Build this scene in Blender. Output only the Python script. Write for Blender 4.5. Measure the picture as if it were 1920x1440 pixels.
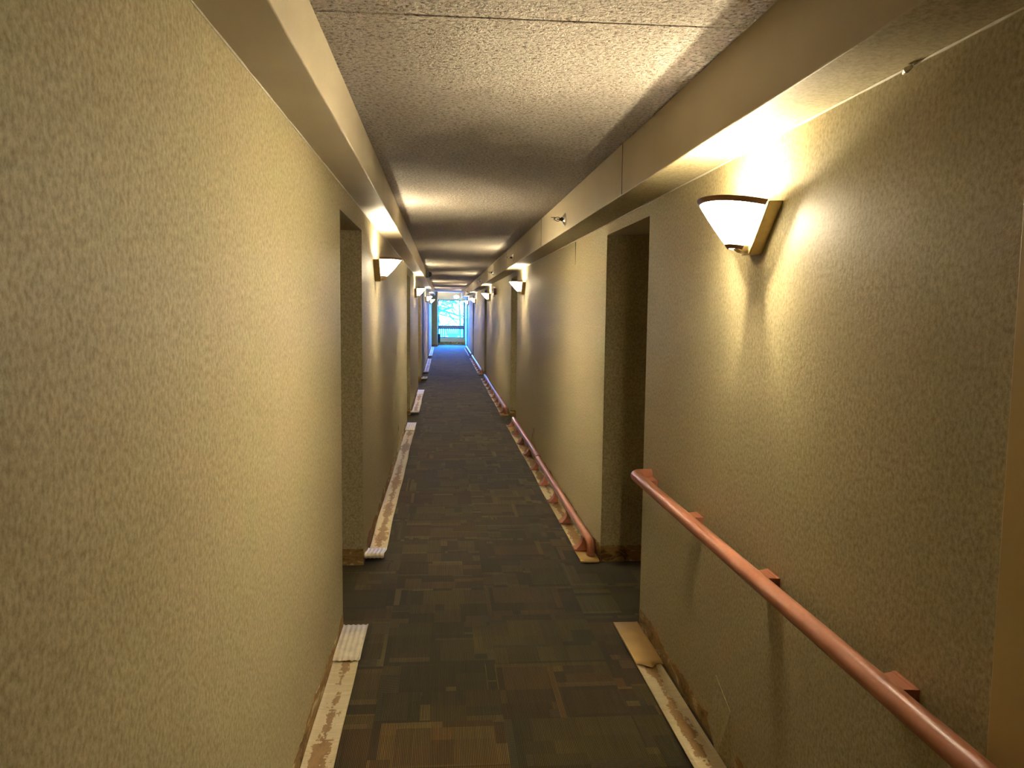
import bpy, bmesh, math, random
from mathutils import Vector, Matrix
random.seed(7)
PI = math.pi
sc = bpy.context.scene
for o in list(bpy.data.objects): bpy.data.objects.remove(o, do_unlink=True)
C = sc.collection

# ------------------------------------------------------------ camera
cam_d = bpy.data.cameras.new('camera'); cam_d.sensor_width = 36; cam_d.lens = 1518.7/1920*36
cam_d.clip_start = 0.03; cam_d.clip_end = 600
cam = bpy.data.objects.new('camera', cam_d); C.objects.link(cam)
R_ = Vector((0.99636826, -0.08440067, 0.01126171)); U_ = Vector((-0.003535, 0.09114389, 0.99583146)); F_ = Vector((0.08507527, 0.99225466, -0.09051452))
cam.matrix_world = Matrix(((R_.x, U_.x, -F_.x, 0), (R_.y, U_.y, -F_.y, 0), (R_.z, U_.z, -F_.z, 1.58), (0, 0, 0, 1)))
sc.camera = cam
# ------------------------------------------------------------ view
sc.view_settings.view_transform = 'Standard'
sc.view_settings.look = 'None'
sc.view_settings.gamma = 1.0
sc.view_settings.use_curve_mapping = False
sc.view_settings.exposure = 0.42
sc.render.engine = 'CYCLES'
sc.cycles.max_bounces = 12
sc.cycles.diffuse_bounces = 8
sc.cycles.glossy_bounces = 3
sc.cycles.transparent_max_bounces = 8
sc.cycles.use_denoising = True
sc.cycles.sample_clamp_indirect = 6
# ------------------------------------------------------------ world: overcast winter daylight, cold against the lamps
w = bpy.data.worlds.new('overcast_sky'); sc.world = w; w.use_nodes = True
bg = w.node_tree.nodes['Background']
SKY = 165.0
bg.inputs['Color'].default_value = (0.021, 0.24, 1.0, 1); bg.inputs['Strength'].default_value = SKY
GLASS_E = 1250.0      # glow of the sconce glass
BULB_W = 27.0       # bulb inside each sconce (W)
WARM = (1.0, 0.84, 0.56)

# dimensions (metres)
XL, XR = -0.486, 0.999           # corridor walls
XLS, ZLS = -0.335, 2.167         # left soffit: inner face, underside
XRS, ZRS = 0.816, 2.112          # right soffit
ZC = 2.347                       # ceiling
ZD = 2.045                       # door heads
Y0, Y1 = -4.0, 37.1
AD = 0.55                        # depth of the door recesses
ALC_L = [(3.92, 4.95), (11.05, 12.10), (16.05, 17.90), (19.15, 19.85), (26.0, 26.93)]
ALC_R = [(3.92, 4.95), (10.96, 11.95), (18.65, 19.62), (26.45, 27.25), (33.1, 34.1)]

# ------------------------------------------------------------ materials
def srgb(r, g, b):
    f = lambda c: (c/255/12.92) if c/255 <= .04045 else ((c/255+.055)/1.055)**2.4
    return (f(r), f(g), f(b), 1)
def newmat(name):
    m = bpy.data.materials.new(name); m.use_nodes = True
    nt = m.node_tree; b = nt.nodes['Principled BSDF']
    return m, nt, b
def N(nt, t, **kw):
    n = nt.nodes.new(t)
    for k, v in kw.items():
        if k.startswith('i_'): n.inputs[int(k[2:]) if k[2:].isdigit() else k[2:].replace('_', ' ')].default_value = v
        else: setattr(n, k, v)
    return n
def ramp(nt, fac, stops):
    r = nt.nodes.new('ShaderNodeValToRGB')
    els = r.color_ramp.elements
    while len(els) < len(stops): els.new(.5)
    for e, (p, c) in zip(els, stops): e.position = p; e.color = c if len(c) == 4 else (*c, 1)
    nt.links.new(fac, r.inputs[0]); return r.outputs[0]
def mixc(nt, fac, a, b, mode='MIX'):
    m = nt.nodes.new('ShaderNodeMix'); m.data_type = 'RGBA'; m.blend_type = mode
    def put(s, v):
        if isinstance(v, (float, int)): s.default_value = v
        elif isinstance(v, tuple): s.default_value = v if len(v) == 4 else (*v, 1)
        else: nt.links.new(v, s)
    put(m.inputs[0], fac); put(m.inputs[6], a); put(m.inputs[7], b); return m.outputs[2]
def math_(nt, op, a, b=None, c=None):
    m = nt.nodes.new('ShaderNodeMath'); m.operation = op
    for i, v in enumerate((a, b, c)):
        if v is None: continue
        if isinstance(v, (float, int)): m.inputs[i].default_value = v
        else: nt.links.new(v, m.inputs[i])
    return m.outputs[0]
def coords(nt, scale=(1, 1, 1), world=True):
    if world: src = N(nt, 'ShaderNodeNewGeometry').outputs['Position']
    else: src = N(nt, 'ShaderNodeTexCoord').outputs['Object']
    mp = nt.nodes.new('ShaderNodeMapping'); mp.inputs['Scale'].default_value = scale
    nt.links.new(src, mp.inputs['Vector']); return mp.outputs[0]
def noise(nt, vec, scale, detail=2, rough=.5, dist=0):
    n = nt.nodes.new('ShaderNodeTexNoise'); n.inputs['Scale'].default_value = scale; n.inputs['Detail'].default_value = detail
    n.inputs['Roughness'].default_value = rough; n.inputs['Distortion'].default_value = dist
    nt.links.new(vec, n.inputs['Vector']); return n.outputs[0]
def bump(nt, b, h, strength, dist):
    bp = nt.nodes.new('ShaderNodeBump'); bp.inputs['Strength'].default_value = strength; bp.inputs['Distance'].default_value = dist
    nt.links.new(h, bp.inputs['Height']); nt.links.new(bp.outputs[0], b.inputs['Normal'])
def simple(name, col, rough=.5, metal=0, spec=.5, nscale=0, namp=.15, bumpd=0):
    m, nt, b = newmat(name)
    col = col if len(col) == 4 else (*col, 1)
    b.inputs['Roughness'].default_value = rough; b.inputs['Metallic'].default_value = metal
    b.inputs['Specular IOR Level'].default_value = spec
    v = coords(nt, world=False)
    n = noise(nt, v, nscale or 12, 3)
    dk = tuple(c*(1-namp) for c in col[:3]); lt = tuple(min(1, c*(1+namp)) for c in col[:3])
    nt.links.new(ramp(nt, n, [(.3, dk), (.7, lt)]), b.inputs['Base Color'])
    if bumpd: bump(nt, b, n, .5, bumpd)
    return m

def mat_wallpaper():
    m, nt, b = newmat('mottled_wallpaper')
    v = coords(nt, (1, 1, .85))
    a = noise(nt, v, 95, 3, .6)            # mottling of 2 to 3 cm
    f = noise(nt, v, 330, 2, .6)          # fibres
    big = noise(nt, v, 2.2, 2)
    c1 = ramp(nt, a, [(.30, (.33, .262, .138)), (.50, (.455, .387, .224)), (.70, (.575, .50, .30))])
    c2 = ramp(nt, f, [(.30, (.78, .78, .74)), (.5, (1, 1, 1)), (.72, (1.0, 1.0, 1.0))])
    c3 = ramp(nt, big, [(.3, (.95, .98, .93)), (.7, (1, .98, 1))])
    col = mixc(nt, 1.0, mixc(nt, .8, c1, c2, 'MULTIPLY'), c3, 'MULTIPLY')
    nt.links.new(col, b.inputs['Base Color'])
    b.inputs['Roughness'].default_value = .62; b.inputs['Specular IOR Level'].default_value = .28
    h = math_(nt, 'ADD', a, math_(nt, 'MULTIPLY', f, .6))
    bump(nt, b, h, .45, .0014)
    return m
def mat_paint(name, col, rough=.45):
    m, nt, b = newmat(name)
    v = coords(nt)
    n = noise(nt, v, 3, 3); f = noise(nt, v, 60, 2)
    sp = noise(nt, v, 14, 4, .8)
    c = mixc(nt, 1.0, ramp(nt, n, [(.3, tuple(x*.94 for x in col)), (.7, tuple(x*1.04 for x in col))]), ramp(nt, sp, [(.18, (.75, .72, .66)), (.24, (1, 1, 1))]), 'MULTIPLY')
    nt.links.new(c, b.inputs['Base Color']); b.inputs['Roughness'].default_value = rough
    b.inputs['Specular IOR Level'].default_value = .35
    bump(nt, b, f, .12, .002)
    return m
def mat_popcorn():
    m, nt, b = newmat('stippled_ceiling_paint')
    v = coords(nt)
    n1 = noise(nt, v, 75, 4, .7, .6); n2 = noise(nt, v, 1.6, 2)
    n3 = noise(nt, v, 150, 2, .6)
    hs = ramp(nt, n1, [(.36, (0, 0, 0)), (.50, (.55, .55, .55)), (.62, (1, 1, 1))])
    c = mixc(nt, 1.0, ramp(nt, n1, [(.32, (.16, .115, .075)), (.42, (.50, .43, .35)), (.52, (.72, .645, .56)), (.66, (.84, .77, .68))]), ramp(nt, n2, [(.3, (.95, .95, .95)), (.7, (1, 1, 1))]), 'MULTIPLY')  # shade of the pits painted in: colour darkens where the stipple is low
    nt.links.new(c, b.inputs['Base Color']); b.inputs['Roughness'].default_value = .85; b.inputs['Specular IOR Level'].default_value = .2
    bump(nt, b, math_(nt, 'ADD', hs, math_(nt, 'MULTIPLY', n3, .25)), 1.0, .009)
    return m
def mat_carpet():
    m, nt, b = newmat('ribbed_carpet_tiles')
    at = N(nt, 'ShaderNodeVertexColor', layer_name='tone')
    sep = N(nt, 'ShaderNodeSeparateColor'); nt.links.new(at.outputs[0], sep.inputs[0])
    pos = N(nt, 'ShaderNodeNewGeometry').outputs['Position']
    sx = N(nt, 'ShaderNodeSeparateXYZ'); nt.links.new(pos, sx.inputs[0])
    d = mixc(nt, sep.outputs[2], sx.outputs[0], sx.outputs[1])
    dv = N(nt, 'ShaderNodeSeparateColor'); nt.links.new(d, dv.inputs[0])
    rib = math_(nt, 'SINE', math_(nt, 'MULTIPLY', dv.outputs[0], 2*PI/0.0062))
    v = coords(nt)
    fuzz = noise(nt, v, 260, 2, .7); soil = noise(nt, v, 1.3, 3)
    vy = coords(nt, (170, 3, 1)); streak = noise(nt, vy, 1.0, 2, .6)
    base = ramp(nt, sep.outputs[0], [(0, (.030, .0195, .0045)), (.5, (.086, .058, .0145)), (1, (.140, .100, .029))])
    hue = ramp(nt, sep.outputs[1], [(0, (.86, 1.04, .95)), (.5, (1, 1, 1)), (1, (1.25, .97, .80))])
    c = mixc(nt, 1.0, base, hue, 'MULTIPLY')
    c = mixc(nt, 1.0, c, ramp(nt, math_(nt, 'MULTIPLY_ADD', rib, .5, .5), [(0, (.25, .25, .25)), (1, (1.75, 1.75, 1.75))]), 'MULTIPLY')
    c = mixc(nt, 1.0, c, ramp(nt, streak, [(.3, (.75, .75, .75)), (.7, (1.25, 1.25, 1.25))]), 'MULTIPLY')
    c = mixc(nt, 1.0, c, ramp(nt, fuzz, [(.3, (.75, .75, .75)), (.7, (1.2, 1.2, 1.2))]), 'MULTIPLY')
    c = mixc(nt, 1.0, c, ramp(nt, soil, [(.3, (.85, .83, .8)), (.7, (1.1, 1.1, 1.1))]), 'MULTIPLY')
    nt.links.new(c, b.inputs['Base Color']); b.inputs['Roughness'].default_value = .9; b.inputs['Specular IOR Level'].default_value = .15
    b.inputs['Sheen Weight'].default_value = .15
    bump(nt, b, math_(nt, 'MULTIPLY_ADD', rib, .5, fuzz), .5, .002)
    return m
def mat_bare():
    # strip of bare board left where the base was pulled off: brown glue with torn cream paper
    m, nt, b = newmat('torn_board_and_glue')
    v = coords(nt, (1, .55, 1.6))
    n = noise(nt, v, 9, 4, .65, .8); f = noise(nt, coords(nt, (1, 1, 6)), 30, 3)
    c = ramp(nt, n, [(.34, (.13, .06, .016)), (.43, (.30, .18, .055)), (.57, (.38, .24, .085)), (.60, (.62, .50, .26)), (.68, (.68, .57, .33))])
    c = mixc(nt, 1.0, c, ramp(nt, f, [(.3, (.7, .68, .64)), (.65, (1, 1, 1))]), 'MULTIPLY')
    nt.links.new(c, b.inputs['Base Color']); b.inputs['Roughness'].default_value = .8
    bump(nt, b, n, .6, .003)
    return m
def mat_strip():
    # back of a pulled cove base: cream vinyl with a ragged brown glue band down the middle
    m, nt, b = newmat('glued_back_of_vinyl_base')
    tc = N(nt, 'ShaderNodeTexCoord').outputs['Object']
    sx = N(nt, 'ShaderNodeSeparateXYZ'); nt.links.new(tc, sx.inputs[0])
    v = coords(nt, (14, 5.0, 1), world=True)
    n = noise(nt, v, 2.0, 4, .7, .4)
    vy = coords(nt, (4.0, 55, 1), world=True); fr = noise(nt, vy, 1.0, 4, .75)
    big = noise(nt, coords(nt, (0.2, 1, 1)), 1.7, 2)
    d = math_(nt, 'ABSOLUTE', sx.outputs[0])
    wdt = math_(nt, 'ADD', math_(nt, 'MULTIPLY_ADD', n, .12, -.052), math_(nt, 'ADD', math_(nt, 'MULTIPLY_ADD', fr, .07, -.035), math_(nt, 'MULTIPLY_ADD', big, .14, -.07)))
    mask = math_(nt, 'GREATER_THAN', math_(nt, 'ADD', wdt, .012), d)
    cream = ramp(nt, fr, [(.3, (.56, .46, .26)), (.7, (.74, .64, .41))])
    brown = ramp(nt, n, [(.35, (.24, .135, .045)), (.6, (.36, .22, .08))])
    nt.links.new(mixc(nt, mask, cream, brown), b.inputs['Base Color']); b.inputs['Roughness'].default_value = .55
    bump(nt, b, mask, .3, .001)
    return m
M = {}
M['wallpaper'] = mat_wallpaper()
M['paint'] = mat_paint('cream_gloss_paint', (.64, .55, .38))
M['pilaster'] = mat_paint('olive_tan_paint', (.68, .50, .21))
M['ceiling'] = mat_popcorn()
M['carpet'] = mat_carpet()
M['bare'] = mat_bare()
M['strip'] = mat_strip()
M['white_vinyl'] = simple('ribbed_white_vinyl', (.74, .66, .50), .5, nscale=20, namp=.12)
M['kraft'] = simple('brown_kraft_paper', (.55, .36, .13), .6, nscale=8, namp=.12, bumpd=.001)
M['rail'] = simple('terracotta_vinyl', (.50, .20, .115), .38, nscale=90, namp=.06, bumpd=.0004)
M['bracket'] = simple('terracotta_moulding', (.42, .155, .085), .45, nscale=30, namp=.06)
M['aluminium'] = simple('bare_aluminium', (.75, .75, .74), .3, metal=1, namp=.05)
M['chrome'] = simple('polished_chrome', (.80, .78, .78), .12, metal=1, namp=.03)
M['brass'] = simple('brushed_brass', (.55, .43, .21), .34, metal=.85, nscale=60, namp=.08)
M['rimglass'] = simple('smoked_rim', (.30, .17, .09), .5, spec=.2, namp=.1)
M['guard'] = simple('daylight_toned_vinyl', (.20, .11, .13), .5, namp=.05)  # copper rail colour with the blue window light mixed in
M['dark'] = simple('black_plastic', (.012, .012, .014), .35, namp=.1)
M['greyplastic'] = simple('grey_housing', (.20, .19, .17), .5, namp=.05)
M['red'] = simple('dark_red_plastic', (.09, .008, .01), .35, namp=.1)
M['lens'] = simple('clear_white_lens', (.85, .85, .85), .15, namp=.02)
M['door'] = simple('dark_brown_wood', (.10, .055, .025), .45, nscale=6, namp=.25)
M['doorframe'] = simple('brown_door_frame', (.07, .045, .025), .5, namp=.1)
M['frame'] = simple('dark_blue_frame', (.05, .07, .13), .4, namp=.1)
M['caulk'] = simple('white_caulk', (.72, .66, .52), .5, nscale=50, namp=.1)
M['shadowgap'] = simple('dark_wall_cavity', (.015, .012, .01), .9, namp=.1)
M['snow'] = simple('trodden_snow', (.75, .77, .80), .7, nscale=2, namp=.08)
M['bark'] = simple('grey_bark', (.018, .019, .018), .9, nscale=20, namp=.3)
M['carpaint'] = simple('pale_car_paint', (.030, .035, .038), .5, spec=.1, namp=.03)
M['carglass'] = simple('car_window_glass', (.03, .05, .06), .1, namp=.03)
M['taillight'] = simple('red_tail_lamp', (.6, .05, .04), .2, namp=.03)
M['fence'] = simple('weathered_fence_boards', (.022, .028, .025), .8, nscale=5, namp=.25)
M['tyre'] = simple('rubber_tyre', (.02, .02, .02), .8, namp=.1)
def emis(name, col, s, mixg=0):
    m = bpy.data.materials.new(name); m.use_nodes = True; nt = m.node_tree
    b = nt.nodes['Principled BSDF']
    b.inputs['Base Color'].default_value = (.8, .75, .6, 1); b.inputs['Roughness'].default_value = .2
    b.inputs['Emission Color'].default_value = (*col, 1); b.inputs['Emission Strength'].default_value = s
    return m, nt, b
m, nt, b = emis('frosted_ribbed_glass', WARM, GLASS_E); M['glass_shade'] = m
# emission graded to throw light forward: front glows most, sides near back plate least
tc = N(nt, 'ShaderNodeTexCoord').outputs['Object']; sx = N(nt, 'ShaderNodeSeparateXYZ'); nt.links.new(tc, sx.inputs[0])
k = math_(nt, 'MINIMUM', math_(nt, 'MAXIMUM', math_(nt, 'DIVIDE', math_(nt, 'SUBTRACT', sx.outputs[0], .045), .14), .0), 1.0)
nt.links.new(math_(nt, 'MULTIPLY', math_(nt, 'ADD', math_(nt, 'POWER', k, 4.5), .008), GLASS_E), b.inputs['Emission Strength'])
m, nt, b = emis('inner_glass_surface', WARM, 12.0); M['glass_inner'] = m
m, nt, b = emis('lamp_bulb', WARM, 30); M['bulb'] = m
m, nt, b = emis('white_light_cover', (.75, .88, 1), 5); M['cover'] = m
m = bpy.data.materials.new('window_glass'); m.use_nodes = True; nt = m.node_tree; nt.nodes.clear()
o_ = nt.nodes.new('ShaderNodeOutputMaterial'); tr = nt.nodes.new('ShaderNodeBsdfTransparent'); gl = nt.nodes.new('ShaderNodeBsdfGlossy')
gl.inputs['Roughness'].default_value = .03; tr.inputs[0].default_value = (.93, .96, .97, 1)
fr = nt.nodes.new('ShaderNodeFresnel'); fr.inputs[0].default_value = 1.5; mx = nt.nodes.new('ShaderNodeMixShader')
nt.links.new(fr.outputs[0], mx.inputs[0]); nt.links.new(tr.outputs[0], mx.inputs[1]); nt.links.new(gl.outputs[0], mx.inputs[2]); nt.links.new(mx.outputs[0], o_.inputs[0])
M['glass'] = m

# ------------------------------------------------------------ mesh helpers
def box(bm, x0, x1, y0, y1, z0, z1):
    vs = [bm.verts.new((x, y, z)) for x in (x0, x1) for y in (y0, y1) for z in (z0, z1)]
    for f in ((0, 1, 3, 2), (4, 6, 7, 5), (0, 4, 5, 1), (2, 3, 7, 6), (0, 2, 6, 4), (1, 5, 7, 3)):
        bm.faces.new([vs[i] for i in f])
def finish(name, bm, mat, parent=None, smooth=False, loc=None, bevel=0):
    bmesh.ops.recalc_face_normals(bm, faces=bm.faces)
    me = bpy.data.meshes.new(name); bm.to_mesh(me); bm.free()
    if smooth:
        for p in me.polygons: p.use_smooth = True
    o = bpy.data.objects.new(name, me); C.objects.link(o)
    for mm in (mat if isinstance(mat, list) else [mat]): me.materials.append(mm)
    if parent: o.parent = parent
    if loc: o.location = loc
    if bevel:
        mo = o.modifiers.new('bevel', 'BEVEL'); mo.width = bevel; mo.segments = 2; mo.limit_method = 'ANGLE'; mo.angle_limit = .6
    if smooth:
        mo = o.modifiers.new('es', 'EDGE_SPLIT'); mo.split_angle = .7
    return o
def boxes(name, lst, mat, parent=None, bevel=0, **k):
    bm = bmesh.new()
    for b_ in lst: box(bm, *b_)
    return finish(name, bm, mat, parent, bevel=bevel, **k)
def tube(bm, pts, rad, n=12, cap=True):
    pts = [Vector(p) for p in pts]; rings = []
    up = Vector((0, 0, 1)); prev = None
    for i, p in enumerate(pts):
        t = (pts[min(i+1, len(pts)-1)] - pts[max(i-1, 0)]).normalized()
        if prev is None:
            a = up.cross(t)
            if a.length < .1: a = Vector((1, 0, 0)).cross(t)
            a.normalize()
        else:
            a = prev - t*prev.dot(t); a.normalize()
        prev = a; b_ = t.cross(a); r = rad[i] if isinstance(rad, (list, tuple)) else rad
        rings.append([bm.verts.new(p + a*math.cos(k*2*PI/n)*r + b_*math.sin(k*2*PI/n)*r) for k in range(n)])
    for r0, r1 in zip(rings, rings[1:]):
        for k in range(n): bm.faces.new((r0[k], r0[(k+1) % n], r1[(k+1) % n], r1[k]))
    if cap:
        bm.faces.new(rings[0][::-1]); bm.faces.new(rings[-1])
def lathe_x(bm, prof, n=20):
    # profile of (x, radius) turned about the x axis
    rings = [[bm.verts.new((x, r*math.cos(k*2*PI/n), r*math.sin(k*2*PI/n))) for k in range(n)] for x, r in prof]
    for r0, r1 in zip(rings, rings[1:]):
        for k in range(n): bm.faces.new((r0[k], r0[(k+1) % n], r1[(k+1) % n], r1[k]))
    bm.faces.new(rings[0]); bm.faces.new(rings[-1])
def tag(o, label, cat, group=None, kind=None):
    if label: o['label'] = label
    if cat: o['category'] = cat
    if group: o['group'] = group
    if kind: o['kind'] = kind
    return o
def thing(name, label, cat, loc=(0, 0, 0), rotz=0, group=None):
    o = bpy.data.objects.new(name, None); o.empty_display_size = .1; C.objects.link(o)
    o.location = loc; o.rotation_euler = (0, 0, rotz)
    return tag(o, label, cat, group)
def struct(o, label=None, cat=None):
    o['kind'] = 'structure'
    if label: o['label'] = label
    if cat: o['category'] = cat
    return o
def kids(o): return [c for c in bpy.data.objects if c.parent == o]
def copy_tree(o, parent=None):
    c = o.copy(); C.objects.link(c)
    if parent: c.parent = parent
    for ch in kids(o): copy_tree(ch, c)
    return c

# ------------------------------------------------------------ floor: carpet of random ribbed rectangles
def split(x0, x1, y0, y1, out, depth=0):
    w_, h_ = x1-x0, y1-y0
    if (w_ < .22 and h_ < .22 and (random.random() < .30 or depth > 5)) or w_ < .035 or h_ < .035 or depth > 7:
        out.append((x0, x1, y0, y1)); return
    if (w_ > h_ and random.random() < .8) or (w_ <= h_ and random.random() < .2):
        t = random.choice([.5, .35, .65, .82, .18, .9, .12]); xm = x0 + w_*t
        split(x0, xm, y0, y1, out, depth+1); split(xm, x1, y0, y1, out, depth+1)
    else:
        t = random.choice([.5, .35, .65, .85, .15, .92, .08]); ym = y0 + h_*t
        split(x0, x1, y0, ym, out, depth+1); split(x0, x1, ym, y1, out, depth+1)
bm = bmesh.new(); cl = bm.loops.layers.color.new('tone')
T = .5
def cell(x0, x1, y0, y1, tone, hue, dr, z=0):
    f = bm.faces.new([bm.verts.new(p) for p in ((x0, y0, z), (x1, y0, z), (x1, y1, z), (x0, y1, z))])
    for l in f.loops: l[cl] = (tone, hue, dr, 1)
nx = 5; X0 = XL-.6
for i in range(-1, 7):
    for j in range(int(Y0/T)-1, int(Y1/T)+1):
        xa, ya = -.26+T*(i-1), j*T
        if xa > XR+.6 or xa+T < XL-.62: continue
        hue0 = random.random(); t0 = random.uniform(-.10, .10)
        out = []; split(xa, xa+T, ya, ya+T, out)
        for (a, b_, c, d) in out:
            a, b_ = max(a, XL-.6), min(b_, XR+.6)
            c, d = max(c, Y0-.05), min(d, Y1+.05)
            if b_ <= a or d <= c: continue
            small = min(b_-a, d-c) < .06
            tone = (random.uniform(.25, .68) if not small else random.choice([random.uniform(.0, .25), random.uniform(.55, .88)])) + t0
            cell(a, b_, c, d, min(1, max(0, tone)), min(1, max(0, hue0*.6+random.random()*.4)), 1.0 if random.random() < .12 else 0.0)
fl = finish('floor', bm, M['carpet'])
for p in fl.data.polygons:
    if p.normal.z < 0: p.flip()
struct(fl, 'dark olive brown ribbed carpet tiles down the corridor', 'floor')
boxes('subfloor', [(XL-.8, XR+.8, Y0-.1, Y1+.2, -.12, -.004)], M['shadowgap'], fl)

# ------------------------------------------------------------ walls
def build_wall(name, X, side, alcs, label):
    lst = []; T_ = .75
    def xx(a, b_): return (min(X+side*a, X+side*b_), max(X+side*a, X+side*b_))
    cur = Y0
    for (a, b_) in alcs:
        lst.append((*xx(0, T_), cur, a, 0, ZC)); lst.append((*xx(0, T_), a, b_, ZD, ZC)); lst.append((*xx(AD, T_), a, b_, 0, ZD)); cur = b_
    lst.append((*xx(0, T_), cur, Y1, 0, ZC))
    o = boxes(name, lst, M['wallpaper']); return struct(o, label, 'wall')
wl = build_wall('wall_left', XL, -1, ALC_L, 'left corridor wall in mottled beige wallpaper with door recesses')
wr = build_wall('wall_right', XR, 1, ALC_R, 'right corridor wall in mottled beige wallpaper with door recesses')
# end wall with window opening
WX0, WX1, WZ0, WZ1 = -.232, .962, .31, 2.03
we = boxes('wall_end', [(XL-.7, WX0, Y1, Y1+.2, 0, ZC), (WX1, XR+.7, Y1, Y1+.2, 0, ZC), (WX0, WX1, Y1, Y1+.2, 0, WZ0), (WX0, WX1, Y1, Y1+.2, WZ1, ZC)], M['paint'])
struct(we, 'end wall around the bright window', 'wall')
struct(boxes('wall_back', [(XL-.7, XR+.7, Y0-.2, Y0, 0, ZC)], M['wallpaper']), 'wall behind the viewpoint', 'wall')
struct(boxes('wall_pilaster', [(XL, WX0-.004, 34.9, Y1, 0, ZC)], M['wallpaper']), 'boxed-out wall left of the end window', 'wall')
# right near casing
struct(boxes('trim_1', [(XR-.022, XR, .25, 1.315, 0, ZRS)], M['pilaster'], bevel=.003), 'smooth olive painted casing at right edge', 'trim')
# ceiling planks with joints
bm = bmesh.new(); ys = [2.213+1.22*k for k in range(-5, 30)]
ys = [y for y in ys if Y0 < y < Y1]
seg = [Y0]+ys+[Y1+.1]
for a, b_ in zip(seg, seg[1:]):
    g0 = .0045 if abs(a-2.213) < .01 else .0016; g1 = .0045 if abs(b_-2.213) < .01 else .0016
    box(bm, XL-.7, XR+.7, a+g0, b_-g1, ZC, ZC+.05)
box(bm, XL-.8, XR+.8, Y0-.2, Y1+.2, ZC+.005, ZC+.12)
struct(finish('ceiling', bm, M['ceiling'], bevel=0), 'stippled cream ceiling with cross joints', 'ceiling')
# soffits
sl = boxes('trim_2', [(XL, XLS, Y0, 34.9, ZLS, ZC)], M['paint'], bevel=.004); struct(sl, 'smooth painted soffit along left wall', 'trim')
bm = bmesh.new(); box(bm, XRS, XR, Y0, Y1, ZRS, ZC)
for f in bm.faces:
    f.material_index = 1 if f.calc_center_median().z < ZRS+.001 else 0
sr = finish('trim_3', bm, [M['paint'], M['wallpaper']], bevel=.004); struct(sr, 'deep painted soffit along right wall with papered underside', 'trim')
bm = bmesh.new()
for y in (3.73, 6.81, 10.6, 15.0): box(bm, XRS-.0015, XRS+.001, y-.0022, y+.0022, ZRS+.004, ZC-.002)
finish('seam', bm, M['shadowgap'], sr)
bm = bmesh.new(); yy = Y0+.05; pts = []; rr = []
while yy < 30:
    pts.append((XR-.001, yy, ZRS-.001)); rr.append(.0035+random.uniform(-.0015, .002)); yy += .07 if yy < 6 else .5
tube(bm, pts, rr, 6); 
tube(bm, [(XR-.006, 1.70, ZRS-.005), (XR-.011, 1.712, ZRS-.009), (XR-.008, 1.73, ZRS-.012)], [.004, .0075, .003], 7)
finish('caulk_bead', bm, M['caulk'], sr, smooth=True)
bm = bmesh.new(); yy = Y0+.05; pts = []; rr = []
while yy < 30:
    pts.append((XL+.001, yy, ZLS-.001)); rr.append(.003+random.uniform(-.001, .0015)); yy += .07 if yy < 6 else .5
tube(bm, pts, rr, 6); finish('caulk_bead', bm, M['caulk'], sl, smooth=True)

# ------------------------------------------------------------ bare bands where the base was pulled off
def hband(y, side):
    h = .078 + .012*math.sin(y*5.1+side) + .010*math.sin(y*13.7+2*side) + random.uniform(-.007, .007)
    if side > 0 and 2.56 < y < 2.76: h = .012 + max(0, (y-2.70))*.8
    return max(.008, h)
def band(name, X, side, alcs, label):
    bm = bmesh.new()
    def run(p0, p1, n_, nrm):
        d = (p1-p0); L_ = d.length; k = max(2, int(L_/(.035 if p0.y < 6 else .12)))
        prev = None
        for i in range(k+1):
            p = p0 + d*(i/k); h = hband(p.y, side) if abs(nrm.x) > .5 else .100 + random.uniform(-.003, .003)
            q = p + nrm*.002
            cur = (bm.verts.new((q.x, q.y, .0)), bm.verts.new((q.x, q.y, h)), bm.verts.new((p.x, p.y, h+.002)))
            if prev:
                bm.faces.new((prev[0], cur[0], cur[1], prev[1])); bm.faces.new((prev[1], cur[1], cur[2], prev[2]))
            prev = cur
    cur = Y0+.01; V3 = Vector
    for (a, b_) in alcs:
        run(V3((X, cur, 0)), V3((X, a, 0)), 0, V3((-side, 0, 0)))
        run(V3((X+side*.0, b_, 0)), V3((X+side*(AD-.1), b_, 0)), 0, V3((0, -1, 0)))
        run(V3((X+side*.0, a, 0)), V3((X+side*(AD-.1), a, 0)), 0, V3((0, 1, 0)))
        cur = b_
    run(V3((X, cur, 0)), V3((X, Y1-.1 if side > 0 else 34.85, 0)), 0, V3((-side, 0, 0)))
    return struct(finish(name, bm, M['bare']), label, 'baseboard')
band('baseboard_left', XL, -1, ALC_L, 'ragged band of bare board along foot of left wall')
band('baseboard_right', XR, 1, ALC_R, 'ragged band of bare board along foot of right wall')
struct(boxes('baseboard_end', [(WX0, XR, Y1-.004, Y1, 0, .12), (XL, WX0, 34.896, 34.9, 0, .09)], M['bare']), 'bare band at foot of end wall', 'baseboard')

# torn wallpaper details
def flap(name, pts, mat, parent, th=.0015):
    bm = bmesh.new(); vs = [bm.verts.new(p) for p in pts]; f = bm.faces.new(vs)
    r = bmesh.ops.extrude_face_region(bm, geom=[f]); 
    for v in [g for g in r['geom'] if isinstance(g, bmesh.types.BMVert)]: v.co.x += th
    return finish(name, bm, mat, parent)
flap('torn_gap', [(XR-.002, 8.62, .05), (XR-.002, 8.95, .04), (XR-.012, 8.93, .10), (XR-.010, 8.82, .22), (XR-.002, 8.76, .30), (XR-.002, 8.72, .16)], M['shadowgap'], wr)
flap('torn_flap', [(XR-.003, 8.60, .05), (XR-.035, 8.74, .04), (XR-.028, 8.76, .14), (XR-.004, 8.77, .28), (XR-.002, 8.70, .2)], M['wallpaper'], wr)
flap('torn_gap', [(XL+.002, 8.75, .05), (XL+.002, 9.15, .05), (XL+.004, 9.0, .12), (XL+.003, 8.9, .30), (XL+.002, 8.86, .16)], M['shadowgap'], wl)
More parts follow.
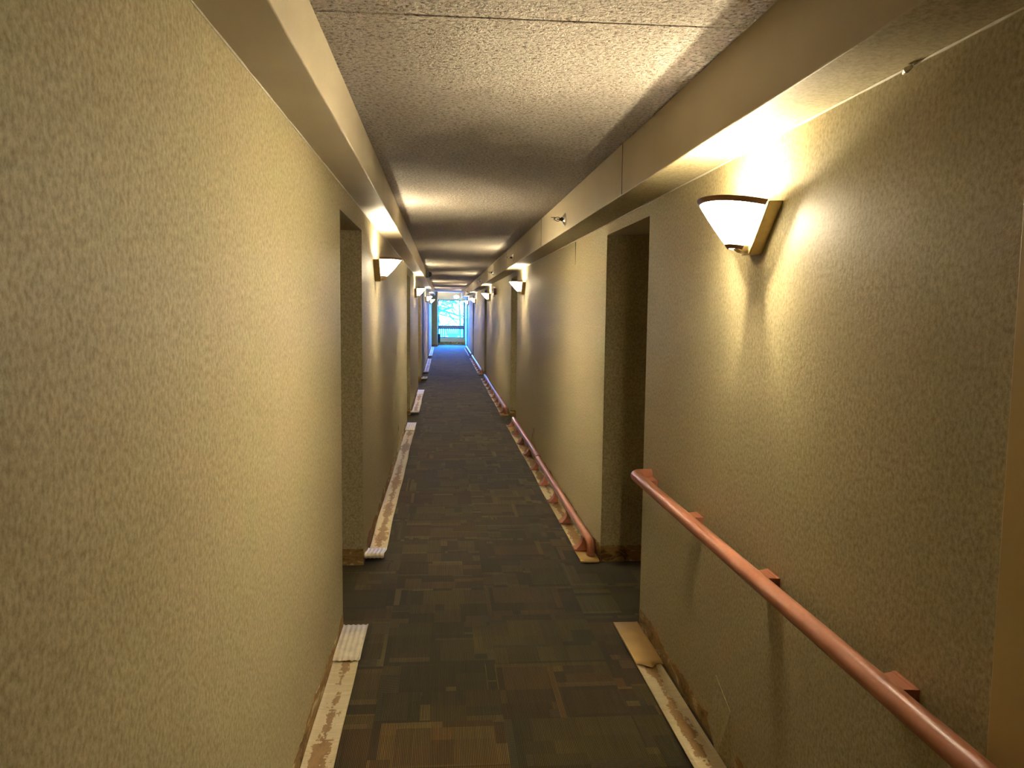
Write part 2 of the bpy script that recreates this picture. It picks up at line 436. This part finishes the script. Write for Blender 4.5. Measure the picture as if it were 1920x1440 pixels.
flap('torn_flap', [(XL+.003, 8.55, .06), (XL+.030, 8.85, .05), (XL+.024, 8.87, .14), (XL+.004, 8.9, .26), (XL+.002, 8.75, .2)], M['wallpaper'], wl)
flap('torn_seam', [(XR-.0015, 6.155, 2.10), (XR-.0015, 6.130, 2.10), (XR-.0015, 6.136, 1.93)], M['shadowgap'], wr)
flap('torn_flap', [(XR-.001, 2.60, .0), (XR-.022, 2.68, .0), (XR-.010, 2.83, .07), (XR-.001, 2.78, .26), (XR-.001, 2.62, .20)], M['wallpaper'], wr)

# ------------------------------------------------------------ doors inside the recesses
dn = 0
for X, side, alcs in ((XL, -1, ALC_L), (XR, 1, ALC_R)):
    for (a, b_) in alcs:
        dn += 1
        xb = X + side*AD
        d = boxes('door_%d' % dn, [(min(xb, xb-side*.035), max(xb, xb-side*.035), a+.06, b_-.06, .012, ZD-.05)], M['door'], bevel=.003)
        struct(d, 'dark brown flat door at the back of a wall recess', 'door')
        boxes('door_frame', [(min(xb, xb-side*.05), max(xb, xb-side*.05), a+.001, a+.055, 0, ZD-.001), (min(xb, xb-side*.05), max(xb, xb-side*.05), b_-.055, b_-.001, 0, ZD-.001),
                             (min(xb, xb-side*.05), max(xb, xb-side*.05), a+.055, b_-.055, ZD-.046, ZD-.001)], M['doorframe'], d)
        bm = bmesh.new(); xh = xb-side*.035
        tube(bm, [(xh, b_-.13, 1.0), (xh-side*.05, b_-.13, 1.0), (xh-side*.055, b_-.15, 1.0), (xh-side*.055, b_-.24, 1.0)], .009, 8)
        finish('door_handle', bm, M['brass'], d, smooth=True)

# ------------------------------------------------------------ wall sconces (local x = out of the wall, y along it, z up)
PT = .042
def shade_pt(t, th, off=0):
    # t 0 bottom .. 1 top, th 0..pi across
    h = .036 + (.172-.036)*t; p = .034 + (.148-.034)*t + .004*math.sin(PI*t)
    z = .030 + .134*t
    s, c = math.sin(th), math.cos(th)
    e = .88
    return Vector((PT + (p-off)*(abs(s)**e), -(h-off)*c, z))
def make_sconce():
    r = thing('wall_sconce', 'x', 'wall lamp')
    bm = bmesh.new(); tz, bz = .148, 0.0; hw, hb = .186, .037
    v = [bm.verts.new(p) for p in ((0, -hw, tz), (0, hw, tz), (0, hb, bz), (0, -hb, bz), (PT, -hw+.006, tz), (PT, hw-.006, tz), (PT, hb-.003, bz), (PT, -hb+.003, bz))]
    for f in ((0, 1, 2, 3), (7, 6, 5, 4), (0, 4, 5, 1), (1, 5, 6, 2), (2, 6, 7, 3), (3, 7, 4, 0)): bm.faces.new([v[i] for i in f])
    finish('back_plate', bm, M['brass'], r, bevel=.003)
    bm = bmesh.new(); nt_, nth = 8, 72; outer = []; inner = []
    for i in range(nt_+1):
        t = i/nt_; ro, ri = [], []
        for j in range(nth+1):
            th = PI*j/nth; rib = .0011*(1 if j % 2 else -1)
            ro.append(bm.verts.new(shade_pt(t, th, -rib))); ri.append(bm.verts.new(shade_pt(t, th, .005)))
        outer.append(ro); inner.append(ri)
    for i in range(nt_):
        for j in range(nth):
            bm.faces.new((outer[i][j], outer[i][j+1], outer[i+1][j+1], outer[i+1][j]))
            bm.faces.new((inner[i][j], inner[i+1][j], inner[i+1][j+1], inner[i][j+1])).material_index = 1
    for j in range(nth):
        bm.faces.new((outer[nt_][j], outer[nt_][j+1], inner[nt_][j+1], inner[nt_][j]))
        bm.faces.new((outer[0][j], inner[0][j], inner[0][j+1], outer[0][j+1]))
    bm.faces.new([inner[0][j] for j in range(nth+1)]).material_index = 1
    finish('glass_shade', bm, [M['glass_shade'], M['glass_inner']], r, smooth=False)
    for (t0, t1, nm, mt) in ((.905, 1.012, 'top_rim', 'rimglass'), (-.02, .06, 'bottom_rim', 'rimglass')):
        bm = bmesh.new(); a = []; 
        for j in range(41):
            th = PI*j/40
            a.append([bm.verts.new(shade_pt(t, th, o_)) for t, o_ in ((t0, -.0025), (t1, -.0025), (t1, .002), (t0, .002))])
        for p, q in zip(a, a[1:]):
            for k in range(4): bm.faces.new((p[k], p[(k+1) % 4], q[(k+1) % 4], q[k]))
        bm.faces.new(a[0]); bm.faces.new(a[-1])
        finish(nm, bm, M[mt], r)
    bm = bmesh.new()
    v = [bm.verts.new(p) for p in ((PT, -.028, .027), (PT, .028, .027), (PT+.045, .022, .027), (PT+.045, -.022, .027), (PT, -.022, .004), (PT, .022, .004), (PT+.018, .018, .008), (PT+.018, -.018, .008))]
    for f in ((0, 1, 2, 3), (7, 6, 5, 4), (0, 4, 5, 1), (1, 5, 6, 2), (2, 6, 7, 3), (3, 7, 4, 0)): bm.faces.new([v[i] for i in f])
    finish('bottom_tab', bm, M['brass'], r)
    bm = bmesh.new(); bmesh.ops.create_uvsphere(bm, u_segments=12, v_segments=8, radius=.016)
    b_ = finish('bulb', bm, M['bulb'], r, smooth=True, loc=(.090, 0, .075))
    ld = bpy.data.lights.new('bulb_light', 'POINT'); ld.energy = BULB_W; ld.color = WARM; ld.shadow_soft_size = .014
    lo = bpy.data.objects.new('bulb_light', ld); C.objects.link(lo); lo.parent = r; lo.location = (.070, 0, .116)
    return r
G = 'lit wall sconces along the corridor'
SC = [('R', 2.535, 1.764, 'nearest and largest wall sconce, glowing above the mounted handrail on right wall'),
      ('R', 10.04, 1.776, 'wall sconce on right wall just before the second right door recess'),
      ('R', 17.28, 1.776, 'wall sconce on right wall just beyond the dark red fire alarm'),
      ('R', 24.72, 1.776, 'second farthest wall sconce on right wall, small and bright'),
      ('R', 31.9, 1.776, 'farthest wall sconce on right wall beside the end window'),
      ('L', 5.93, 1.776, 'nearest wall sconce on left wall, just past the first left door recess'),
      ('L', 14.0, 1.776, 'second wall sconce on left wall, below the black camera'),
      ('L', 22.4, 1.776, 'third wall sconce on left wall, overlapping the fourth'),
      ('L', 29.0, 1.776, 'fourth wall sconce on left wall, just right of the third'),
      ('P', 36.1, 1.776, 'tiny far sconce at top left corner of the end window')]
proto = make_sconce()
for i, (s, y, z, lab) in enumerate(SC):
    o = proto if i == 0 else copy_tree(proto)
    o.location = ({'R': XR, 'L': XL, 'P': WX0-.004}[s], y, z); o.rotation_euler = (0, 0, PI if s == 'R' else 0)
    tag(o, lab, 'wall lamp', G)
    if i == 0:      # the nearest one has its glass tipped a little outward
        near_lamp = o
# tip the glass of the nearest sconce (its copies are already made)
tilt = Matrix.Rotation(-math.radians(9), 4, 'Y'); pv = Vector((PT, 0, .16))
for ch in kids(near_lamp):
    if ch.name.split('.')[0] in ('glass_shade', 'top_rim', 'bottom_rim'):
        ch.matrix_basis = Matrix.Translation(pv+Vector((.002, 0, -.014))) @ tilt @ Matrix.Translation(-pv)

# ------------------------------------------------------------ handrails
RR = .0255; RO = .085
def bracket_mesh():
    # local: y along rail, x out of the wall, z vertical, rail axis at x = RO, z = 0; foot plate on the wall below it
    bm = bmesh.new(); prof = []
    n = 8
    for i in range(n+1):
        t = i/n; x = .0 + (RO-.004)*t
        k = (1-t)**2.2
        hz0 = -.088 + (.088-.034)*(1-k); hz1 = -.010 + .002*k
        hy = .036 + .010*k
        prof.append([(x, -hy, hz0), (x, hy, hz0), (x, hy, hz1), (x, -hy, hz1)])
    prof.insert(1, [(.010, y_, z_) for (_, y_, z_) in prof[0]])
    rings = [[bm.verts.new(p) for p in r] for r in prof]
    for a, b_ in zip(rings, rings[1:]):
        for k in range(4): bm.faces.new((a[k], a[(k+1) % 4], b_[(k+1) % 4], b_[k]))
    bm.faces.new(rings[0]); bm.faces.new(rings[-1])
    return bm
brk0 = None
def rail(name, label, group, y0, y1, brs, ret0, ret1, base):
    # base: (x, z, mode) mode 'wall' = mounted on right wall, 'floor' = lying with its wall side down
    global brk0
    x0, z0, mode = base
    r = thing(name, label, 'handrail', (x0, 0, z0), 0, group)
    if mode == 'wall': r.rotation_euler = (0, 0, PI); sg = -1
    else: r.rotation_euler = (0, -PI/2, PI); sg = -1
    # local frame: wall plane x = 0, rail axis at x = RO
    # mode wall: rotation by pi about z flips local y, so use -y; mode floor: local x -> up, local z -> -x
    def P(x, y, z=0): return (x, sg*y, z)
    pts = []
    if ret0: pts += [P(0.001, y0), P(.02, y0)] + [P(RO-.045+.045*math.sin(a*PI/16), y0+.045-.045*math.cos(a*PI/16)) for a in range(9)]
    else: pts += [P(RO, y0)]
    k = max(2, int((y1-y0)/.5))
    for i in range(1, k): pts.append(P(RO, y0+.06+(y1-y0-.12)*i/k))
    if ret1: pts += [P(RO-.045+.045*math.sin(a*PI/16), y1-.045+.045*math.cos(a*PI/16)) for a in range(8, -1, -1)] + [P(.02, y1), P(0.001, y1)]
    else: pts += [P(RO, y1)]
    bm = bmesh.new(); tube(bm, pts, RR, 20); finish('rail', bm, M['rail'], r, smooth=True)
    bm = bmesh.new(); ya, yb = sorted((sg*(y0+.12), sg*(y1-.12)))
    box(bm, RO-.012, RO+.004, ya, yb, -RR-.0022, -RR+.002); finish('core_strip', bm, M['aluminium'], r)
    for y in brs:
        if brk0 is None: o = finish('bracket', bracket_mesh(), M['bracket'], r, bevel=.0015); brk0 = o
        else: o = brk0.copy(); C.objects.link(o); o.parent = r
        o.location = P(0, y, 0)
    return r
rail('handrail', 'terracotta handrail still mounted on right wall, running out of the picture at lower right', None, -1.2, 3.76,
     [3.69, 3.02, 2.31, 1.60, .89, .18, -.53], True, True, (XR, .805, 'wall'))
GR = 'terracotta handrails lying along the right wall'
FX = .945
rail('handrail', 'nearest removed terracotta handrail lying on the floor, from the recess corner on', GR, 5.0, 7.93, [5.14, 5.80, 6.45, 7.10, 7.80], True, False, (FX, .0265, 'floor'))
rail('handrail', 'short removed terracotta handrail lying just beyond the nearest one', GR, 8.0, 10.88, [8.62, 9.35, 10.05, 10.76], False, False, (FX+.012, .0265, 'floor'))
rail('handrail', 'removed handrail lying between the second and third right door recesses', GR, 12.05, 18.3, [12.2+.71*k for k in range(9)], True, False, (FX, .0265, 'floor'))
rail('handrail', 'removed handrail lying between the third and fourth right door recesses, glinting blue-white', GR, 19.75, 26.25, [19.9+.71*k for k in range(9)], True, False, (FX, .0265, 'floor'))
rail('handrail', 'farthest removed handrail lying by the right wall toward the window', GR, 27.3, 32.9, [27.45+.71*k for k in range(8)], True, False, (FX, .0265, 'floor'))

# ------------------------------------------------------------ pulled base strips on the floor
def strip(label, group, xc, y0, y1, near=None, far=None, w_=.112, rot=0):
    r = thing('vinyl_base_strip', label, 'baseboard strip', (xc, 0, 0), 0, group)
    bm = bmesh.new(); k = max(4, int((y1-y0)/.12)); prev = None
    ys_ = y0+(near[1]*.85 if near and near[0] == 'curlwhite' else 0)
    for i in range(k+1):
        y = ys_+(y1-ys_)*i/k; wx = .003*math.sin(y*2.3+xc*9) + .0015*math.sin(y*6.1); z = .010+.003*math.sin(y*3.7+xc*5)
        row = [bm.verts.new((wx+s*w_/2, y, z+zz+(.003 if abs(s) > .8 else 0))) for s, zz in ((-1, .003), (-.75, .003), (0, .0035), (.75, .003), (1, .003), (1, 0), (0, 0), (-1, 0))]
        if prev:
            for a in range(8): bm.faces.new((prev[a], row[a], row[(a+1) % 8], prev[(a+1) % 8]))
        else: bm.faces.new(row)
        prev = row
    bm.faces.new(prev); finish('strip', bm, M['strip'], r)
    def cap(yend, d, L_, kind):
        # d = +1: the cap runs from yend towards +y (near end), -1: towards -y (far end)
        bm = bmesh.new(); W = w_+.010
        if kind == 'curlkraft': prof = [(L_, .0190), (L_*.6, .0196), (L_*.3, .0206), (.03, .0210), (.008, .0205), (-.006, .0175), (-.011, .011), (-.009, .004)]
        elif kind == 'flatkraft' and y0 > 4: prof = [(L_, .0190), (L_*.5, .0200), (0, .0195)]
        elif kind.startswith('curl'): prof = [(L_, .0185), (L_*.8, .022), (L_*.6, .031), (L_*.4, .043), (L_*.2, .053), (.04, .058), (.018, .058), (.004, .053), (-.003, .045), (-.001, .037), (.008, .032)]
        else: prof = [(L_, .020), (L_*.9, .023), (L_*.7, .026), (L_*.45, .024), (L_*.2, .022), (0, .020)]
        nw = 30 if 'white' in kind else 12
        rows = []
        for i, (u, z) in enumerate(prof):
            row = []
            for j in range(nw+1):
                s = j/nw-.5; rg = .0016*math.cos(j*2*PI/6) if 'white' in kind else 0
                jag = (random.uniform(-.005, .005) if i == 0 else 0)
                if 'kraft' in kind and i == 0: jag += .02*math.cos(s*9)
                row.append(bm.verts.new((s*W, yend+d*(u+jag), z+rg+ (.002 if abs(s) > .45 else 0))))
            rows.append(row)
        for a, b_ in zip(rows, rows[1:]):
            for j in range(nw): bm.faces.new((a[j], a[j+1], b_[j+1], b_[j]))
        o = finish('folded_end', bm, M['white_vinyl'] if 'white' in kind else M['kraft'], r, smooth=True)
        o['label'] = 'pale ribbed folded end' if 'white' in kind else 'plain brown paper end'
        so = o.modifiers.new('s', 'SOLIDIFY'); so.thickness = .003; so.offset = -1
    if near: cap(y0-.01, 1, near[1], near[0])
    if far: cap(y1+.01, -1, far[1], far[0])
    return r
GL = 'pulled base strips along the left wall'; G2 = 'pulled base strips along the right wall'
xl = -.425; xr = .921
strip('nearest cream base strip on the floor at left, with brown glue streaks', GL, xl, -.8, 3.93, None, ('flatwhite', .41))
strip('long cream base strip on left floor between first and second door recesses, curled near end', GL, xl+.003, 4.98, 11.18, ('curlwhite', .28), ('flatwhite', .75))
strip('cream base strip on left floor just past the second left recess, both ends tabbed', GL, xl+.007, 12.13, 15.80, ('curlwhite', .30), ('flatwhite', .9))
strip('very short pale base strip on left floor between two close recesses', GL, xl+.010, 18.1, 19.05, ('curlwhite', .35), None)
strip('pale base strip on left floor with a dark gap at its near end', GL, xl+.008, 19.95, 26.0, ('curlwhite', .4), None)
strip('farthest pale base strip on left floor, tinted blue by the window', GL, xl+.004, 27.0, 34.6, ('curlwhite', .4), None)
strip('nearest cream base strip on right floor, capped by a brown paper end', G2, xr, -.8, 3.89, None, ('flatkraft', .50))
strip('base strip on right floor beneath the nearest removed handrails', G2, xr+.003, 4.93, 10.92, ('curlkraft', .32), ('flatkraft', .5))
strip('base strip on right floor past the second right recess, under a handrail', G2, xr, 12.0, 18.55, ('curlkraft', .3), None)
strip('base strip on right floor past the third right recess, under the glinting handrail', G2, xr, 19.7, 26.35, ('curlkraft', .3), None)
strip('farthest base strip on right floor, near the end window', G2, xr, 27.3, 33.05, ('curlkraft', .3), None)

# ------------------------------------------------------------ sprinklers on the right soffit
def make_sprinkler():
    r = thing('sprinkler', 'x', 'sprinkler')
    bm = bmesh.new(); lathe_x(bm, [(0, .043), (.004, .043), (.012, .034), (.020, .020), (.022, .012)], 28); finish('escutcheon', bm, M['chrome'], r, smooth=True)
    bm = bmesh.new(); lathe_x(bm, [(.018, .014), (.030, .014), (.034, .009), (.042, .009)], 14)
    tube(bm, [(.040, 0, 0), (.058, 0, 0)], .003, 8)
    finish('nozzle', bm, M['dark'], r, smooth=True)
    bm = bmesh.new()
    for s in (-1, 1): tube(bm, [(.036, 0, s*.007), (.050, 0, s*.014), (.066, 0, s*.010), (.076, 0, s*.002)], .0022, 6)
    finish('frame_arms', bm, M['dark'], r, smooth=True)
    bm = bmesh.new(); box(bm, .076, .079, -.014, .014, -.006, .008); box(bm, .070, .098, -.012, .012, .009, .0115)
    finish('deflector', bm, M['dark'], r)
    return r
sp0 = make_sprinkler()
for i, (y, lab) in enumerate(((5.46, 'nearest chrome sidewall sprinkler on the right soffit'), (9.5, 'second sidewall sprinkler from the viewpoint on right soffit'),
                              (13.3, 'third sidewall sprinkler, near the bright sconce patch on soffit'), (17.6, 'fourth small sidewall sprinkler on right soffit'),
                              (27.2, 'farthest tiny sprinkler on right soffit'))):
    o = sp0 if i == 0 else copy_tree(sp0)
    o.location = (XRS, y, 2.192); o.rotation_euler = (0, 0, PI); tag(o, lab, 'sprinkler', 'sidewall sprinklers on the right soffit')

# ------------------------------------------------------------ fire alarm, camera, small fittings
r = thing('fire_alarm', 'dark red fire alarm with white lenses high on right wall', 'fire alarm', (XR, 15.4, 1.93), PI)
boxes('housing', [(0, .055, -.055, .055, -.06, .06)], M['red'], r, bevel=.006)
boxes('strobe_lens', [(.02, .06, -.02, .02, .062, .092)], M['lens'], r, bevel=.005)
boxes('lower_lens', [(.02, .06, -.02, .02, -.095, -.062)], M['lens'], r, bevel=.005)
bm = bmesh.new(); lathe_x(bm, [(.055, .018), (.075, .016), (.085, .006)], 12); finish('side_lens', bm, M['lens'], r, smooth=True)
r = thing('security_camera', 'black camera on grey base on left soffit near the ceiling', 'camera', (XLS, 16.0, 2.262), 0)
boxes('base', [(0, .055, -.06, .06, -.07, .07)], M['greyplastic'], r, bevel=.01)
bm = bmesh.new(); lathe_x(bm, [(.055, .048), (.075, .048), (.095, .042), (.110, .026), (.115, .008)], 20); finish('dome', bm, M['dark'], r, smooth=True)
r = thing('wall_switch', 'small dark switch on right wall beside the end window', 'switch', (XR, 34.6, 1.17), PI)
boxes('plate', [(0, .008, -.04, .04, -.06, .06)], M['greyplastic'], r, bevel=.003); boxes('toggle', [(.008, .02, -.012, .012, -.02, .02)], M['dark'], r)
r = thing('convector_box', 'narrow black box low beside the left edge of end window', 'heater', (WX0-.004, 36.2, .11), 0)
boxes('casing', [(.0, .115, -.12, .12, 0, .40)], M['dark'], r, bevel=.01); boxes('wall_foot', [(.0, .06, -.04, .04, -.11, 0)], M['greyplastic'], r)
r = thing('bulkhead_light', 'glowing white oval light on the wall above the end window', 'light', (.60, Y1, 2.165), -PI/2)
bm = bmesh.new(); lathe_x(bm, [(0, .145), (.03, .145), (.035, .13)], 24); bmesh.ops.scale(bm, vec=(1, 1, .66), verts=bm.verts); finish('rim', bm, M['greyplastic'], r, smooth=True)
bm = bmesh.new(); lathe_x(bm, [(.03, .128), (.05, .12), (.07, .09), (.08, .04), (.081, .005)], 24); bmesh.ops.scale(bm, vec=(1, 1, .66), verts=bm.verts); finish('cover', bm, M['cover'], r, smooth=True)

# ------------------------------------------------------------ end window
win = boxes('window_1', [(WX0, WX0+.035, Y1-.01, Y1+.08, WZ0, WZ1), (WX1-.04, WX1, Y1-.01, Y1+.08, WZ0, WZ1), (WX0+.035, WX1-.04, Y1-.01, Y1+.08, WZ0, WZ0+.03),
                         (WX0+.035, WX1-.04, Y1-.01, Y1+.08, WZ1-.035, WZ1), (WX0+.035, WX1-.04, Y1+.0, Y1+.07, .70, .735)], M['frame'], bevel=.003)
struct(win, 'tall blue-lit window at the far end of corridor', 'window')
boxes('window_pane', [(WX0+.035, WX1-.04, Y1+.03, Y1+.036, WZ0+.03, .70), (WX0+.035, WX1-.04, Y1+.03, Y1+.036, .735, WZ1-.035)], M['glass'], win)
r = thing('guard_rail', 'brown rail across the end window, with blue daylight toned into its colour', 'rail', (0, Y1-.07, .80))
boxes('board', [(WX0+.005, WX1+.0, -.018, .018, -.07, .06)], M['guard'], r, bevel=.008)
for x in (WX0+.10, WX1-.10): boxes('bracket', [(x-.03, x+.03, .0181, .0595 , -.02, .02)], M['bracket'], r)

# ------------------------------------------------------------ outside
ZG = -2.6
struct(boxes('ground_outside', [(-60, 60, Y1+.6, 260, ZG-.3, ZG)], M['snow']), 'snow-covered ground outside', 'ground')
def branch(bm, p, d, L_, r, depth):
    pts = [p.copy()]; rad = [r]; dd = d.copy(); n = 6
    for i in range(n):
        dd = (dd + Vector((random.uniform(-.22, .22), random.uniform(-.15, .15), random.uniform(-.2, .2)))).normalized()
        pts.append(pts[-1] + dd*L_/n); rad.append(r*(1-.75*(i+1)/n))
    tube(bm, pts, rad, 5)
    if depth > 0:
        for i in range(1, n+1):
            for _ in range(2 if random.random() < .15 else 1):
                nd = (dd*.5 + Vector((random.uniform(-1, 1), random.uniform(-.5, .5), random.uniform(-.9, .9)))).normalized()
                branch(bm, pts[i], nd, L_*random.uniform(.35, .6), rad[i]*.62+.006, depth-1)
def tree(label, x, y, limbs, h, rt):
    r = thing('bare_tree', label, 'tree', (x, y, ZG), 0, 'leafless trees outside')
    bm = bmesh.new(); tube(bm, [(0, 0, -.1), (.05, 0, h*.3), (-.05, .1, h*.6), (.1, 0, h)], [rt, rt*.8, rt*.55, rt*.2], 10); finish('trunk', bm, M['bark'], r, smooth=True)
    bm = bmesh.new()
    for (z, d, L_, rr_) in limbs: branch(bm, Vector((0, 0, z)), Vector(d).normalized(), L_, rr_, 2)
    finish('branches', bm, M['bark'], r)
    return r
tree('leafless tree whose branches cross the end window from the left', -2.0, 52, [(3.7, (1, .1, -.10), 4.2, .09), (4.6, (1, 0, .05), 3.6, .10), (5.2, (1, -.1, -.3), 3.4, .085), (3.0, (1, .2, .1), 2.8, .07)], 7.5, .22)
tree('leafless tree farther off, seen through top of the end window', 1.4, 68, [(4.5, (-.8, 0, .5), 3.2, .11), (5.5, (-.6, .1, -.35), 3, .09), (5.0, (.5, 0, .6), 3, .09)], 8, .09)
car = thing('parked_car', 'pale car parked outside, seen from behind through the lower pane', 'car', (1.25, 104, ZG))
bm = bmesh.new()
prof = [(-2.1, .35), (-2.15, .8), (-2.0, 1.0), (-1.55, 1.05), (-1.0, 1.48), (.5, 1.5), (1.2, 1.05), (2.1, .9), (2.15, .35)]
a_ = [bm.verts.new((-.88 if z < 1.2 else -.66, y, z)) for y, z in prof]; b2 = [bm.verts.new((.88 if z < 1.2 else .66, y, z)) for y, z in prof]
for i in range(len(prof)): k = (i+1) % len(prof); bm.faces.new((a_[i], a_[k], b2[k], b2[i]))
bm.faces.new(a_); bm.faces.new(b2[::-1]); finish('body', bm, M['carpaint'], car, bevel=.04)
bm = bmesh.new(); v = [bm.verts.new(p) for p in ((-.74, -1.52, 1.12), (.74, -1.52, 1.12), (.60, -1.06, 1.45), (-.60, -1.06, 1.45))]; f = bm.faces.new(v)
r_ = bmesh.ops.extrude_face_region(bm, geom=[f]); [setattr(g, 'co', g.co+Vector((0, -.015, .012))) for g in r_['geom'] if isinstance(g, bmesh.types.BMVert)]
finish('rear_window', bm, M['carglass'], car)
for s in (-1, 1): boxes('tail_lamp', [(s*.72-.13, s*.72+.13, -2.19, -2.12, .72, .88)], M['taillight'], car)
for x in (-.78, .78):
    for y in (-1.35, 1.35):
        bm = bmesh.new(); lathe_x(bm, [(-.1, .31), (.1, .31)], 20); finish('wheel', bm, M['tyre'], car, loc=(x, y, .31))
bm = bmesh.new(); x = -14
while x < 16:
    box(bm, x, x+.26, 120, 120.04, ZG, ZG+1.9+random.uniform(-.03, .03)); x += .3
box(bm, -14, 16, 120.04, 120.1, ZG+.4, ZG+.5); box(bm, -14, 16, 120.04, 120.1, ZG+1.4, ZG+1.5)
tag(finish('board_fence', bm, M['fence']), 'pale board fence outside behind the parked car', 'fence')

# portal that helps the renderer find the window (gives off no light of its own)
pd = bpy.data.lights.new('window_portal', 'AREA'); pd.shape = 'RECTANGLE'; pd.size = WX1-WX0; pd.size_y = WZ1-WZ0; pd.cycles.is_portal = True
po = bpy.data.objects.new('window_portal', pd); C.objects.link(po); po.location = ((WX0+WX1)/2, Y1+.15, (WZ0+WZ1)/2); po.rotation_euler = (-PI/2, 0, 0)
